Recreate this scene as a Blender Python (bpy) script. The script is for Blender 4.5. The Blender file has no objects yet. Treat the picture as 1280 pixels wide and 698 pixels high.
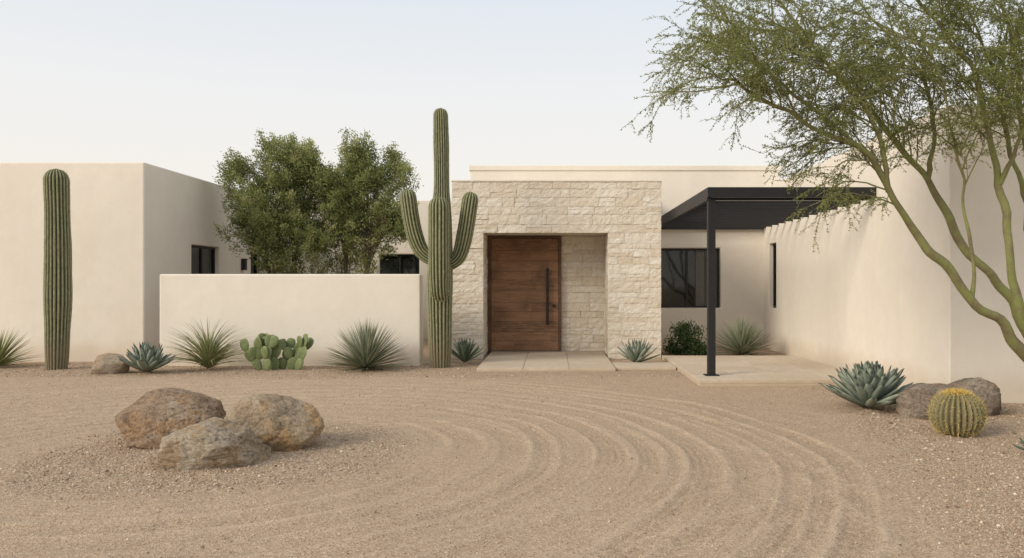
import bpy, bmesh, math, random
import numpy as np
from mathutils import Vector, Matrix, noise as mnoise
random.seed(7); rng=np.random.default_rng(7)
scene=bpy.context.scene; COL=scene.collection
scene.view_settings.view_transform='Standard'
try: scene.view_settings.look='None'
except Exception: pass
scene.view_settings.exposure=0

# ------------------------------------------------------------------ helpers
def link(o):
    COL.objects.link(o); return o
def mesh_np(name,V,F,mat=None,attrs=None,smooth=False,mats=None,midx=None):
    V=np.asarray(V,dtype=np.float32); F=np.asarray(F,dtype=np.int32)
    me=bpy.data.meshes.new(name)
    me.vertices.add(len(V)); me.vertices.foreach_set('co',V.ravel())
    K=F.shape[1]; M=len(F)
    me.loops.add(M*K); me.loops.foreach_set('vertex_index',F.ravel())
    me.polygons.add(M)
    me.polygons.foreach_set('loop_start',np.arange(M,dtype=np.int32)*K)
    me.polygons.foreach_set('loop_total',np.full(M,K,dtype=np.int32))
    if smooth: me.polygons.foreach_set('use_smooth',np.ones(M,dtype=bool))
    me.update(calc_edges=True)
    if attrs:
        for k,a in attrs.items():
            at=me.attributes.new(k,'FLOAT','POINT'); at.data.foreach_set('value',np.asarray(a,dtype=np.float32))
    o=link(bpy.data.objects.new(name,me))
    for m in (mats or ([mat] if mat else [])): me.materials.append(m)
    if midx is not None: me.polygons.foreach_set('material_index',np.asarray(midx,dtype=np.int32))
    return o
class MB:
    def __init__(s): s.v=[]; s.f=[]; s.t=[]
    def add(s,vs,fs,t=0.5):
        b=len(s.v); s.v+= [tuple(x) for x in vs]
        s.f+=[tuple(i+b for i in f) for f in fs]
        s.t+= (list(t) if hasattr(t,'__len__') else [t]*len(vs))
    def box(s,x0,x1,y0,y1,z0,z1,t=0.5):
        s.add([(x0,y0,z0),(x1,y0,z0),(x1,y1,z0),(x0,y1,z0),(x0,y0,z1),(x1,y0,z1),(x1,y1,z1),(x0,y1,z1)],
              [(0,3,2,1),(4,5,6,7),(0,1,5,4),(1,2,6,5),(2,3,7,6),(3,0,4,7)],t)
    def obj(s,name,mat,smooth=False):
        me=bpy.data.meshes.new(name); me.from_pydata(s.v,[],s.f)
        at=me.attributes.new('tint','FLOAT','POINT'); at.data.foreach_set('value',np.array(s.t,dtype=np.float32))
        if smooth: me.polygons.foreach_set('use_smooth',np.ones(len(me.polygons),dtype=bool))
        me.materials.append(mat); me.update()
        return link(bpy.data.objects.new(name,me))
def bevel(o,w=.01,seg=2):
    m=o.modifiers.new('bevel','BEVEL'); m.width=w; m.segments=seg; m.limit_method='ANGLE'; m.angle_limit=math.radians(35); return o
def rebase(o,base):
    base=Vector(base); o.data.transform(Matrix.Translation(-base)); o.location=base; return o
def empty(name,loc):
    e=link(bpy.data.objects.new(name,None)); e.location=loc; e.empty_display_size=.2; return e
def adopt(par,*kids):
    for k in kids:
        k.parent=par; k.matrix_parent_inverse=Matrix.Translation(-par.location) if par.parent is None else Matrix.Identity(4)
def tag(o,label,cat,group=None):
    o['label']=label; o['category']=cat
    if group: o['group']=group
def cut(o,boxes):
    cs=[]
    for b in boxes:
        q=MB(); q.box(*b); c=q.obj('cutter',o.data.materials[0]); cs.append(c)
        m=o.modifiers.new('c','BOOLEAN'); m.operation='DIFFERENCE'; m.solver='EXACT'; m.object=c
    dg=bpy.context.evaluated_depsgraph_get(); dg.update()
    me=bpy.data.meshes.new_from_object(o.evaluated_get(dg))
    o.modifiers.clear(); old=o.data; o.data=me; me.name=o.name
    bpy.data.meshes.remove(old)
    for c in cs: bpy.data.objects.remove(c)
    return o

# ------------------------------------------------------------------ materials
class Mat:
    def __init__(s,name,rough=.8,spec=.3):
        s.m=bpy.data.materials.new(name); s.m.use_nodes=True; s.nt=s.m.node_tree
        s.b=s.nt.nodes['Principled BSDF']; s.b.inputs['Roughness'].default_value=rough
        s.b.inputs['Specular IOR Level'].default_value=spec
        s.pos=s.N('ShaderNodeNewGeometry').outputs['Position']
    def N(s,t,ins=None,**kw):
        n=s.nt.nodes.new(t)
        for k,v in kw.items(): setattr(n,k,v)
        for k,v in (ins or {}).items():
            if hasattr(v,'is_linked'): s.nt.links.new(v,n.inputs[k])
            else: n.inputs[k].default_value=v
        return n
    def L(s,a,b): s.nt.links.new(a,b)
    def scale(s,v,src=None):
        n=s.N('ShaderNodeMapping',{'Scale':v}); s.L(src or s.pos,n.inputs['Vector']); return n.outputs[0]
    def noise(s,sc,det=4,rough=.55,vec=None,dist=0):
        return s.N('ShaderNodeTexNoise',{'Vector':vec or s.pos,'Scale':sc,'Detail':det,'Roughness':rough,'Distortion':dist}).outputs[0]
    def vor(s,sc,vec=None,feature='F1',rnd=1):
        return s.N('ShaderNodeTexVoronoi',{'Vector':vec or s.pos,'Scale':sc,'Randomness':rnd},feature=feature)
    def ramp(s,fac,stops):
        n=s.N('ShaderNodeValToRGB',{'Fac':fac}); cr=n.color_ramp
        while len(cr.elements)<len(stops): cr.elements.new(.5)
        for e,(p,c) in zip(cr.elements,stops):
            e.position=p; e.color=tuple(list(c)+[1])[:4] if hasattr(c,'__len__') else (c,c,c,1)
        return n.outputs[0]
    def mix(s,fac,a,b,mode='MIX'):
        n=s.N('ShaderNodeMix',data_type='RGBA',blend_type=mode)
        for i,v in ((0,fac),(6,a),(7,b)):
            if hasattr(v,'is_linked'): s.L(v,n.inputs[i])
            elif i==0: n.inputs[0].default_value=v
            else: n.inputs[i].default_value=tuple(list(v)+[1])[:4]
        return n.outputs[2]
    def math(s,op,a,b=0.0,c=None):
        n=s.N('ShaderNodeMath',operation=op)
        for i,v in enumerate((a,b,c)):
            if v is None: continue
            if hasattr(v,'is_linked'): s.L(v,n.inputs[i])
            else: n.inputs[i].default_value=v
        return n.outputs[0]
    def attr(s,name): return s.N('ShaderNodeAttribute',attribute_name=name).outputs['Fac']
    def col(s,c):
        if hasattr(c,'is_linked'): s.L(c,s.b.inputs['Base Color'])
        else: s.b.inputs['Base Color'].default_value=tuple(list(c)+[1])
    def bump(s,h,dist=.01,st=1.0,prev=None):
        n=s.N('ShaderNodeBump',{'Height':h,'Distance':dist,'Strength':st})
        if prev: s.L(prev,n.inputs['Normal'])
        s.L(n.outputs[0],s.b.inputs['Normal']); return n.outputs[0]

def stucco(name,c):
    M=Mat(name,.92,.15)
    a=M.noise(.6,5,.6); b=M.noise(5,6,.65); 
    st=M.noise(1.0,5,.6,vec=M.scale((3.0,3.0,.35)))
    c0=M.mix(M.ramp(a,[(.3,0.0),(.7,1.0)]),[x*.94 for x in c],[min(1,x*1.03) for x in c])
    c1=M.mix(M.ramp(b,[(.35,.25),(.65,0.0)]),c0,[c[0]*.87,c[1]*.85,c[2]*.81])
    c1=M.mix(M.ramp(st,[(.48,0.0),(.75,.26)]),c1,[c[0]*.86,c[1]*.83,c[2]*.78])
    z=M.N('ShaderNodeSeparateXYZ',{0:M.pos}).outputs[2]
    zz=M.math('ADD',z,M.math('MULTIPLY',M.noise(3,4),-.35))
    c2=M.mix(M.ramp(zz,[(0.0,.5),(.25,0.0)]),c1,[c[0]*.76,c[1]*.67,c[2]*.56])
    M.col(c2)
    n=M.bump(M.noise(2.2,3),.03,.4)
    n=M.bump(M.noise(45,5,.7),.006,.5,n)
    return M.m
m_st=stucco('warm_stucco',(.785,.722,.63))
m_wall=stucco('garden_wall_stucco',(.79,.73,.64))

def mk_stone():
    M=Mat('ledge_stone',.9,.2); t=M.attr('tint')
    base=M.ramp(t,[(0,(.66,.575,.46)),(.35,(.72,.65,.54)),(.65,(.75,.695,.595)),(1,(.80,.755,.67))])
    v=M.noise(6,6,.65); v2=M.noise(26,5,.7)
    c=M.mix(M.ramp(v,[(.35,.4),(.6,0)]),base,(.68,.565,.42))
    c=M.mix(M.ramp(v2,[(.3,.32),(.5,0)]),c,(.56,.47,.36))
    M.col(c)
    n=M.bump(M.noise(10,7,.75),.05,.75); M.bump(M.noise(70,4,.7),.006,.8,n); return M.m
m_stone=mk_stone()
M=Mat('mortar',.95,.1); M.col(M.mix(M.noise(8,5),(.60,.53,.43),(.71,.64,.54))); M.bump(M.noise(60,4),.006,.8); m_mortar=M.m

def mk_wood(name,dark):
    M=Mat(name,.65,.25); t=M.attr('tint')
    off=M.N('ShaderNodeCombineXYZ',{0:M.math('MULTIPLY',t,17.0),1:0.0,2:M.math('MULTIPLY',t,31.0)}).outputs[0]
    p=M.N('ShaderNodeVectorMath',{0:M.pos,1:off},operation='ADD').outputs[0]
    g=M.noise(3,8,.7,vec=M.scale((.7,1,9),p),dist=1.6); f=M.noise(8,6,.7,vec=M.scale((1.2,1,30),p))
    c=M.ramp(g,[(.32,[x*.36 for x in dark]),(.47,dark),(.66,[dark[0]*2.0,dark[1]*2.0,dark[2]*1.95])])
    c=M.mix(M.ramp(f,[(.40,.75),(.56,0)]),c,[x*.32 for x in dark])
    c=M.mix(M.math('MULTIPLY',t,.6),c,[dark[0]*1.75,dark[1]*1.7,dark[2]*1.6])
    c=M.mix(M.ramp(M.noise(1.6,5,.65),[(.48,0),(.68,.65)]),c,[dark[0]*.45,dark[1]*.43,dark[2]*.42])
    M.col(c); M.bump(f,.004,.8); return M.m
m_wood=mk_wood('walnut_boards',(.235,.133,.079)); m_wood2=mk_wood('dark_wood_frame',(.11,.066,.042))
M=Mat('black_steel',.5,.35); M.col(M.mix(M.noise(6,4),(.013,.013,.015),(.022,.022,.024))); M.bump(M.noise(120,3),.001,.4); m_steel=M.m
M=Mat('bronze_metal',.38,.5); M.b.inputs['Metallic'].default_value=.4; M.col(M.mix(M.noise(20,3),(.008,.007,.006),(.02,.016,.013))); m_bronze=M.m
M=Mat('window_glass',.04,.5); M.col(M.mix(M.ramp(M.noise(1.6,4),[(.4,0.0),(.65,1.0)]),(.006,.007,.006),(.022,.026,.020))); M.bump(M.noise(1.5,2),.02,.06); m_glass=M.m  # faint large-scale reflections painted into the dark opaque glass colour
M=Mat('curtain_linen',.9,.1); M.col(M.mix(M.noise(9,3,vec=M.scale((8,8,.3))),(.10,.10,.09),(.18,.17,.155))); m_curtain=M.m

def mk_paver():
    M=Mat('travertine_paving',.85,.2); t=M.attr('tint')
    c=M.mix(t,(.52,.43,.325),(.62,.53,.42)); c=M.mix(M.ramp(M.noise(9,6,.65),[(.35,.5),(.65,0)]),c,(.44,.35,.25))
    c=M.mix(M.ramp(M.noise(1.3,4),[(.45,0),(.7,.5)]),c,(.48,.375,.27))
    M.col(c); M.bump(M.noise(40,5,.7),.004,.6); return M.m
m_pave=mk_paver()

def mk_ground():
    M=Mat('decomposed_granite',.97,.1); g=M.attr('gravel'); tr=M.attr('track')
    big=M.noise(.35,5,.6); mid=M.noise(2.4,5,.65)
    c=M.mix(M.ramp(big,[(.3,0),(.7,1)]),(.47,.335,.222),(.57,.425,.298))
    c=M.mix(M.ramp(mid,[(.35,.45),(.6,0)]),c,(.42,.29,.19))
    v1=M.vor(62); v2=M.vor(130)
    cg=M.ramp(M.N('ShaderNodeSeparateColor',{0:v1.outputs['Color']}).outputs[0],[(0,(.20,.135,.088)),(.35,(.42,.30,.20)),(.75,(.55,.42,.30)),(1,(.74,.62,.49))])
    cf=M.ramp(M.N('ShaderNodeSeparateColor',{0:v2.outputs['Color']}).outputs[0],[(0,(.19,.125,.08)),(.5,(.49,.355,.24)),(1,(.80,.66,.51))])
    c=M.mix(.50,c,cf)
    c=M.mix(M.math('MULTIPLY_ADD',g,.44,.16),c,cg)
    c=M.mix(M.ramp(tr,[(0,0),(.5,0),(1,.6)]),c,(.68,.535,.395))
    c=M.mix(M.ramp(tr,[(0,.6),(.5,0),(1,0)]),c,(.35,.24,.16))  # rut shading painted into the colour, together with the compacted-soil tone
    M.col(c)
    h1=M.math('MULTIPLY',M.math('SUBTRACT',1.0,v1.outputs['Distance']),M.math('MULTIPLY_ADD',g,.65,.35))
    n=M.bump(M.noise(14,6,.7),.018,.6)
    n=M.bump(h1,.013,.9,n); n=M.bump(v2.outputs['Distance'],.007,.9,n); return M.m
m_ground=mk_ground()
M=Mat('pebbles',.9,.2); t=M.attr('tint')
M.col(M.ramp(t,[(0,(.18,.12,.08)),(.3,(.38,.27,.18)),(.7,(.54,.41,.295)),(1,(.74,.63,.51))])); m_peb=M.m

def mk_rock(name,pal):
    M=Mat(name,.88,.25)
    a=M.noise(2.0,7,.62,dist=.3); b=M.noise(3.6,6,.66); f=M.noise(34,6,.75)
    c=M.ramp(a,[(.34,pal[0]),(.44,pal[1]),(.54,pal[2]),(.66,pal[3])])
    c=M.mix(M.ramp(b,[(.48,0),(.58,.9)]),c,pal[4])
    c=M.mix(M.ramp(M.noise(3.1,7,.72,dist=.2),[(.53,0),(.61,.75)]),c,[pal[1][0]*.62,pal[1][1]*.64,pal[1][2]*.70])
    c=M.mix(M.ramp(f,[(.34,.85),(.52,0)]),c,[x*.36 for x in pal[1]])
    c=M.mix(M.ramp(M.noise(60,3,.6),[(.56,0),(.66,.45)]),c,(.72,.63,.50))
    M.col(c)
    n=M.bump(M.noise(6,9,.76),.11,.95); n=M.bump(f,.016,1,n); return M.m
m_rockA=mk_rock('sandstone_brown',[(.24,.16,.105),(.40,.28,.19),(.53,.38,.26),(.66,.53,.40),(.52,.32,.17)])
m_rockB=mk_rock('sandstone_ochre',[(.36,.26,.17),(.54,.40,.26),(.64,.50,.35),(.73,.63,.49),(.66,.40,.17)])
m_rockC=mk_rock('sandstone_pale',[(.32,.24,.165),(.51,.40,.28),(.61,.50,.37),(.72,.62,.48),(.56,.38,.22)])
m_rockD=mk_rock('granite_tan',[(.20,.155,.12),(.34,.27,.21),(.47,.385,.30),(.58,.49,.39),(.44,.32,.22)])

def mk_leaf(name,c0,c1,c2,trans=.25,rough=.55):
    M=Mat(name,rough,.3); t=M.attr('tint')
    c=M.ramp(t,[(0,c0),(.5,c1),(1,c2)]); c=M.mix(M.ramp(M.noise(1.7,3),[(.35,.25),(.65,0)]),c,[x*.8 for x in c0]); M.col(c)
    tr=M.N('ShaderNodeBsdfTranslucent',{'Color':c}); mx=M.N('ShaderNodeMixShader',{0:trans})
    out=M.nt.nodes['Material Output']; M.L(M.b.outputs[0],mx.inputs[1]); M.L(tr.outputs[0],mx.inputs[2]); M.L(mx.outputs[0],out.inputs[0]); return M.m
m_leaf_tree=mk_leaf('olive_leaves',(.12,.145,.045),(.28,.325,.115),(.54,.52,.24),.45)
m_leaf_palo=mk_leaf('palo_verde_leaves',(.12,.145,.04),(.255,.285,.09),(.43,.43,.18),.42)
m_leaf_shrub=mk_leaf('shrub_leaves',(.03,.06,.02),(.07,.12,.038),(.16,.22,.08))
def mk_plant(name,lo,hi,edge):
    M=Mat(name,.6,.3); t=M.attr('tint')
    c=M.ramp(t,[(0,[x*.45 for x in lo]),(.35,lo),(.8,hi),(1,edge)]); c=M.mix(M.ramp(M.noise(14,4),[(.4,.35),(.6,0)]),c,[x*.75 for x in lo]); M.col(c); return M.m
m_agave=mk_plant('agave_blue',(.165,.20,.155),(.31,.35,.275),(.48,.49,.37))
m_agave_d=mk_plant('agave_dark',(.08,.12,.08),(.17,.22,.15),(.34,.34,.22))
m_sotol=mk_plant('sotol_grey_green',(.20,.23,.15),(.39,.42,.29),(.58,.53,.38))
m_grass=mk_plant('beargrass_green',(.20,.23,.09),(.43,.45,.22),(.62,.55,.31))
m_pear=mk_plant('prickly_pear_green',(.115,.15,.06),(.21,.255,.105),(.46,.42,.27))
def mk_cactus(name,val,ridge,spine,dk=.22):
    M=Mat(name,.65,.25); t=M.attr('tint')
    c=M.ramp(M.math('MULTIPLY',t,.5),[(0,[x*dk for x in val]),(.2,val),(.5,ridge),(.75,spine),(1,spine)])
    c=M.mix(M.ramp(M.noise(2.5,5,.65),[(.5,0),(.72,.45)]),c,(.28,.24,.14))
    c=M.mix(M.ramp(M.noise(22,5,.7),[(.35,.4),(.55,0)]),c,[x*.5 for x in val])
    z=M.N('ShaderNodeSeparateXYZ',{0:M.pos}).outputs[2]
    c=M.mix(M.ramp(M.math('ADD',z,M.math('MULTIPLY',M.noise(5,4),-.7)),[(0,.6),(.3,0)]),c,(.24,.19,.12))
    M.col(c); M.bump(M.noise(50,4),.006,.8); return M.m
m_sag=mk_cactus('saguaro_skin',(.125,.14,.065),(.33,.33,.19),(.58,.52,.40))
m_barrel=mk_cactus('barrel_skin',(.065,.10,.028),(.18,.21,.06),(.62,.50,.18))
M=Mat('golden_spines',.6,.3); M.col(M.mix(M.attr('tint'),(.56,.38,.09),(.80,.64,.25))); m_gold=M.m
M=Mat('golden_fruit',.6,.3); M.col(M.mix(M.attr('tint'),(.22,.10,.03),(.56,.36,.06))); m_fruit=M.m
M=Mat('palo_verde_bark',.7,.25)
M.col(M.mix(M.ramp(M.noise(6,6,.65),[(.42,0),(.64,1)]),(.235,.25,.09),(.19,.15,.09))); M.bump(M.noise(40,4,vec=M.scale((1,1,.4))),.010,.9); m_barkp=M.m
M=Mat('grey_bark',.9,.2); M.col(M.mix(M.noise(14,5,.7),(.09,.07,.05),(.23,.185,.135))); M.bump(M.noise(30,4),.01,.8); m_bark=M.m

# ------------------------------------------------------------------ ground
def vnoise(x,y,seed=0):
    xi=np.floor(x).astype(np.int64); yi=np.floor(y).astype(np.int64); xf=x-xi; yf=y-yi
    def h(a,b):
        n=(a*374761393+b*668265263+seed*982451653)&0x7fffffff; n=((n^(n>>13))*1274126177)&0x7fffffff
        return ((n^(n>>16))&0xffff)/65535.0
    u=xf*xf*(3-2*xf); v=yf*yf*(3-2*yf)
    return (h(xi,yi)*(1-u)+h(xi+1,yi)*u)*(1-v)+(h(xi,yi+1)*(1-u)+h(xi+1,yi+1)*u)*v
def fbm(x,y,seed=0,o=4):
    s=0;a=.5
    for i in range(o): s=s+a*vnoise(x*2**i,y*2**i,seed+i); a*=.5
    return s
ISX,ISY=-3.05,7.2
def sstep(a,b,x):
    t=np.clip((x-a)/(b-a),0,1); return t*t*(3-2*t)
def zone(x,y):
    n=(fbm(x*.8,y*.8,5)-.45)*1.1
    r=np.hypot(x-ISX,(y-ISY))
    isl=1-sstep(1.35,1.95,r+n)
    wall=sstep(12.6,13.3,y+n*.8)
    bx=3.05+.19*(y-7.5)
    right=sstep(bx-.5,bx+.5,x+n*.7)
    return np.clip(np.maximum(np.maximum(isl,wall),right),0,1)
def tracks(x,y):
    w=(fbm(x*.22,y*.22,11,2)-.38)
    h=np.zeros_like(x); t=np.zeros_like(x)
    fams=[(ISX,ISY,[2.0,2.24,2.62,2.95,3.18,3.52,3.86,4.02,4.27,4.62,4.95,5.12,5.42,5.75,6.1,6.35],.5,21,.16,1.45),
          (-2.5,6.4,[2.6,3.35,3.6,4.5,4.75,5.5],.6,61,.40,.8),
          (-2.2,5.2,[3.6,4.1,4.35,5.25,5.45,6.5],.5,31,.42,.9),(7.5,-3.0,[7.6,8.2,8.45,9.3,9.55,10.2,10.9],.6,41,.28,1.2),(-9,18.,[9.2,9.45,10.3,10.8,11.5,11.7],.4,51,.36,1.0)]
    for cx,cy,Rs,wob,sd,th,am in fams:
        r=np.hypot(x-cx,y-cy)+w*wob; ang=np.arctan2(y-cy,x-cx)
        for i,R in enumerate(Rs):
            wd=.72+.6*((i*37+sd)%10)/10
            d=r-R-.06*(vnoise(ang*4+i,np.zeros_like(x)+i,sd+9)-.5); m=am*(.45+.55*((i*53+sd)%7)/6)*sstep(th,th+.3,vnoise(ang*1.5+i*7.3,np.zeros_like(x)+i,sd))*(.45+.55*vnoise(ang*12+i,r*5,sd+3))
            band=np.exp(-(d/(.10*wd))**4)
            sh=np.exp(-((np.abs(d)-.14*wd)/.026)**2)
            rib=np.cos(d*2*np.pi/.058)
            tread=np.cos(ang*R*2*np.pi/.13+np.sign(d)*1.2)
            h+=m*(-.009*band+.0095*sh+band*(.0048*rib+.0026*tread)); t+=m*(-band*.34*(.5-.5*rib)+sh*.40)  # t carries painted rut shading (dark grooves, light shoulders) along with compaction tone
    r=np.hypot(x-ISX,y-ISY)+w*.6
    fm=sstep(.36,.60,vnoise(x*.8,y*.8,77))*(.25+.75*vnoise(x*6,y*6,79))
    h+=fm*.0034*np.cos(r*2*np.pi/.07); t+=fm*.16*np.cos(r*2*np.pi/.07)
    return h,np.clip(t,-1,1)
def hfun(x,y):
    z=zone(x,y); h,t=tracks(x,y)
    h=h*(1-z)
    h=h+(fbm(x*1.1,y*1.1,2)-.47)*.035+(fbm(x*9,y*9,3)-.47)*.012*(.7+z)
    r=np.hypot(x-ISX,y-ISY); h=h+.05*np.clip(1-r/2.0,0,1)**1.2+.010*z
    fade=sstep(11.6,13.4,y)
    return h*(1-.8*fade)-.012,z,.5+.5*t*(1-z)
xs=np.concatenate([[-400,-150,-60,-30,-18],np.arange(-11,7.5,.024),[9,14,30,60,150,400]])
ys=np.concatenate([[-200,-60,-20,-5,1],np.arange(3.6,9,.016),np.arange(9,15.2,.032),[16,18,22,30,60,150,400]])
X,Y=np.meshgrid(xs,ys); H,Z,T=hfun(X,Y)
nx,ny=len(xs),len(ys); V=np.stack([X.ravel(),Y.ravel(),H.ravel()],1)
i=np.arange(nx-1)[None,:]+np.arange(ny-1)[:,None]*nx; i=i.ravel()
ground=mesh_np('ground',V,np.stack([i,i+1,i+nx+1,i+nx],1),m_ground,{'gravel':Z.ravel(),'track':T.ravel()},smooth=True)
ground['kind']='structure'; ground['label']='tan decomposed granite ground with curved tyre tracks'

def pebbles():
    N=250000
    y=4.0+(rng.random(N)**1.5)*11.2; x=rng.uniform(-.72,.62,N)*y
    z=zone(x,y); keep=rng.random(N)<(z*.70+.24); 
    blk=((x>-1.4)&(x<2.5)&(y>13.2))|((x>2.1)&(x<5.0)&(y>11.7)&(y<16))
    keep&=~blk; x=x[keep];y=y[keep]; z=z[keep]; h=hfun(x,y)[0]; n=len(x)
    s=rng.uniform(.003,.0080,n)*(1+1.3*(rng.random(n)<.05))*(.75+.035*y)*(.66+.34*z)
    base=np.array([[1,0,0],[0,1,0],[-1,0,0],[0,-1,0],[0,0,.7],[0,0,-.7]])
    P=base[None]*rng.uniform(.6,1.35,(n,6,1))*s[:,None,None]
    a=rng.uniform(0,6.28,n); ca,sa=np.cos(a),np.sin(a)
    Px=P[:,:,0]*ca[:,None]-P[:,:,1]*sa[:,None]; Py=P[:,:,0]*sa[:,None]+P[:,:,1]*ca[:,None]
    V=np.stack([Px+x[:,None],Py+y[:,None],P[:,:,2]+(h+s*.2)[:,None]],2).reshape(-1,3)
    f=np.array([[0,1,4],[1,2,4],[2,3,4],[3,0,4],[1,0,5],[2,1,5],[3,2,5],[0,3,5]])
    F=(np.arange(n)[:,None,None]*6+f[None]).reshape(-1,3)
    o=mesh_np('gravel',V,F,m_peb,{'tint':np.repeat(np.clip(rng.normal(.5,.25,n),0,1),6)})
    o['kind']='stuff'; o['label']='loose tan and brown gravel'; o['category']='gravel'
pebbles()

# ------------------------------------------------------------------ paving
def paving(name,x0,x1,y0,y1,z,nxp,nyp,label):
    mb=MB(); g=.005
    mb.box(x0+.01,x1-.01,y0+.01,y1-.01,-.05,z-.012,.2)
    for a in range(nxp):
        for b in range(nyp):
            mb.box(x0+(x1-x0)*a/nxp+g,x0+(x1-x0)*(a+1)/nxp-g,y0+(y1-y0)*b/nyp+g,y0+(y1-y0)*(b+1)/nyp-g,z-.05,z,random.uniform(.2,1))
    o=bevel(mb.obj(name,m_pave),.004,1); o['kind']='structure'; o['label']=label; return o
paving('path',-1.30,1.10,13.75,17.19,.05,3,4,'pale travertine paved path leading to the front door')
paving('path',1.11,2.17,13.95,14.85,.045,1,1,'pale travertine stepping slab beside the entry path')
paving('patio',2.18,4.85,11.85,15.9,.075,4,6,'pale stone patio under the black pergola')

# ------------------------------------------------------------------ house
house=empty('house',(0,18,0))
tag(house,'single storey cream stucco desert house with flat roofs and stone entrance','house')
def volume(x0,x1,y0,y1,z0,z1,holes,mat=None,bw=.03):
    mb=MB(); mb.box(x0,x1,y0,y1,z0,z1); o=mb.obj('wall',mat or m_st)
    if holes: cut(o,holes)
    bevel(o,bw,3); adopt(house,o); return o
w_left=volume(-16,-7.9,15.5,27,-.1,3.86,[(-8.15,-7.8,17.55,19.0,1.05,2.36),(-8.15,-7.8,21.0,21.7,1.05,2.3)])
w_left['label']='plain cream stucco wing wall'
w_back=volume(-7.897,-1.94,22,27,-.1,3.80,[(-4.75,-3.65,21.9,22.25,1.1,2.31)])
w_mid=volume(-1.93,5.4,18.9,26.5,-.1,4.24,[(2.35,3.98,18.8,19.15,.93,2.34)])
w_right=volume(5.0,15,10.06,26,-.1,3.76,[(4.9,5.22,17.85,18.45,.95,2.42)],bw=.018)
mb=MB(); mb.box(-1.96,5.43,18.87,19.2,4.17,4.30); cap=bevel(mb.obj('parapet',m_st),.02,3); adopt(house,cap)

def window(axis,p,a0,a1,z0,z1,mull,curt=None):
    f=.05; fr=MB(); gl=MB(); cu=MB()
    def B(mb,u0,u1,d0,d1,w0,w1,t=.5):
        if axis=='y': mb.box(u0,u1,p+d0,p+d1,w0,w1,t)
        elif axis=='x+': mb.box(p-d1,p-d0,u0,u1,w0,w1,t)
        else: mb.box(p+d0,p+d1,u0,u1,w0,w1,t)
    e=.004
    B(fr,a0+e,a1-e,.10,.17,z0+e,z0+f); B(fr,a0+e,a1-e,.10,.17,z1-f,z1-e)
    B(fr,a0+e,a0+f,.10,.17,z0+f,z1-f); B(fr,a1-f,a1-e,.10,.17,z0+f,z1-f)
    for m in mull: B(fr,m-f*.5,m+f*.5,.103,.167,z0+f,z1-f)
    B(gl,a0+f*.6,a1-f*.6,.135,.145,z0+f*.6,z1-f*.6)
    g=gl.obj('window',m_glass); g2=fr.obj('frame',m_steel); adopt(house,g); adopt(g,g2)
    if curt:
        for c0,c1 in curt: B(cu,c0,c1,.128,.133,z0+f,z1-f)
        k=cu.obj('curtain',m_curtain); adopt(g,k)
    g['label']='dark glass window in a black metal frame'
window('x+',-7.9,17.55,19.0,1.05,2.36,[18.3])
window('x+',-7.9,21.0,21.7,1.05,2.3,[])
window('y',22,-4.75,-3.65,1.1,2.31,[-4.2])
window('y',18.9,2.35,3.98,.93,2.34,[3.2],[(3.42,3.62)])
window('x-',5.0,17.85,18.45,.95,2.42,[])
mb=MB(); mb.box(-7.9,-7.80,20.33,20.47,1.85,2.12); mb.box(-7.895,-7.77,20.31,20.49,2.12,2.14); lamp=bevel(mb.obj('wall_lamp',m_steel),.004,1); adopt(house,lamp)

PX0,PX1,PY,PZ=-1.99,2.17,16.03,3.54
OX0,OX1,OZ,DY=-1.376,1.12,2.52,17.2
mb=MB(); mb.box(PX0,PX1,PY,18.89,-.1,PZ); portal=mb.obj('stone_portal',m_mortar)
cut(portal,[(OX0-.02,OX1+.02,PY-.3,DY+.03,-.05,OZ+.015)]); adopt(house,portal)
portal['label']='pale ledge stone entrance block with deep doorway'
clad=MB()
def stones(origin,u,n,W,H,holes=(),zc=(),seed=1,hmin=.08,hmax=.22,dep=.021,gap=.8):
    R=random.Random(seed); o=Vector(origin); u=Vector(u); n=Vector(n); k=Vector((0,0,1))
    marks=[0]+sorted(zc)+[H]; zs=[0]
    for a,b in zip(marks[:-1],marks[1:]):
        z=a
        while b-z>hmax*1.25:
            z+=R.uniform(hmin,hmax); 
            if b-z<hmin*.8: z=b-hmin
            zs.append(z)
        zs.append(b)
    for z0,z1 in zip(zs[:-1],zs[1:]):
        if z1-z0<.02: continue
        iv=[(0,W)]
        for (h0,h1,g0,g1) in holes:
            if z0<g1-.01 and z1>g0+.01:
                nv=[]
                for a,b in iv:
                    if h0>a+.01: nv.append((a,min(b,h0)))
                    if h1<b-.01: nv.append((max(a,h1),b))
                    if h0>=b or h1<=a: nv.append((a,b))
                iv=nv
        for a,b in iv:
            x=a
            while x<b-.01:
                w=R.uniform(.18,.66)*(1.0 if z1-z0>.13 else 1.1)
                if b-x-w<.14: w=b-x
                g=R.uniform(.0010,.0024)*gap
                sub=[(z0,z1)]
                if z1-z0>.14 and R.random()<.42 and w<.55:
                    q=z0+(z1-z0)*R.uniform(.35,.65); sub=[(z0,q),(q,z1)]
                for s0,s1 in sub:
                    one(o,u,n,k,x+g,x+w-g,s0+g,s1-g,R,dep)
                x+=w
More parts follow.
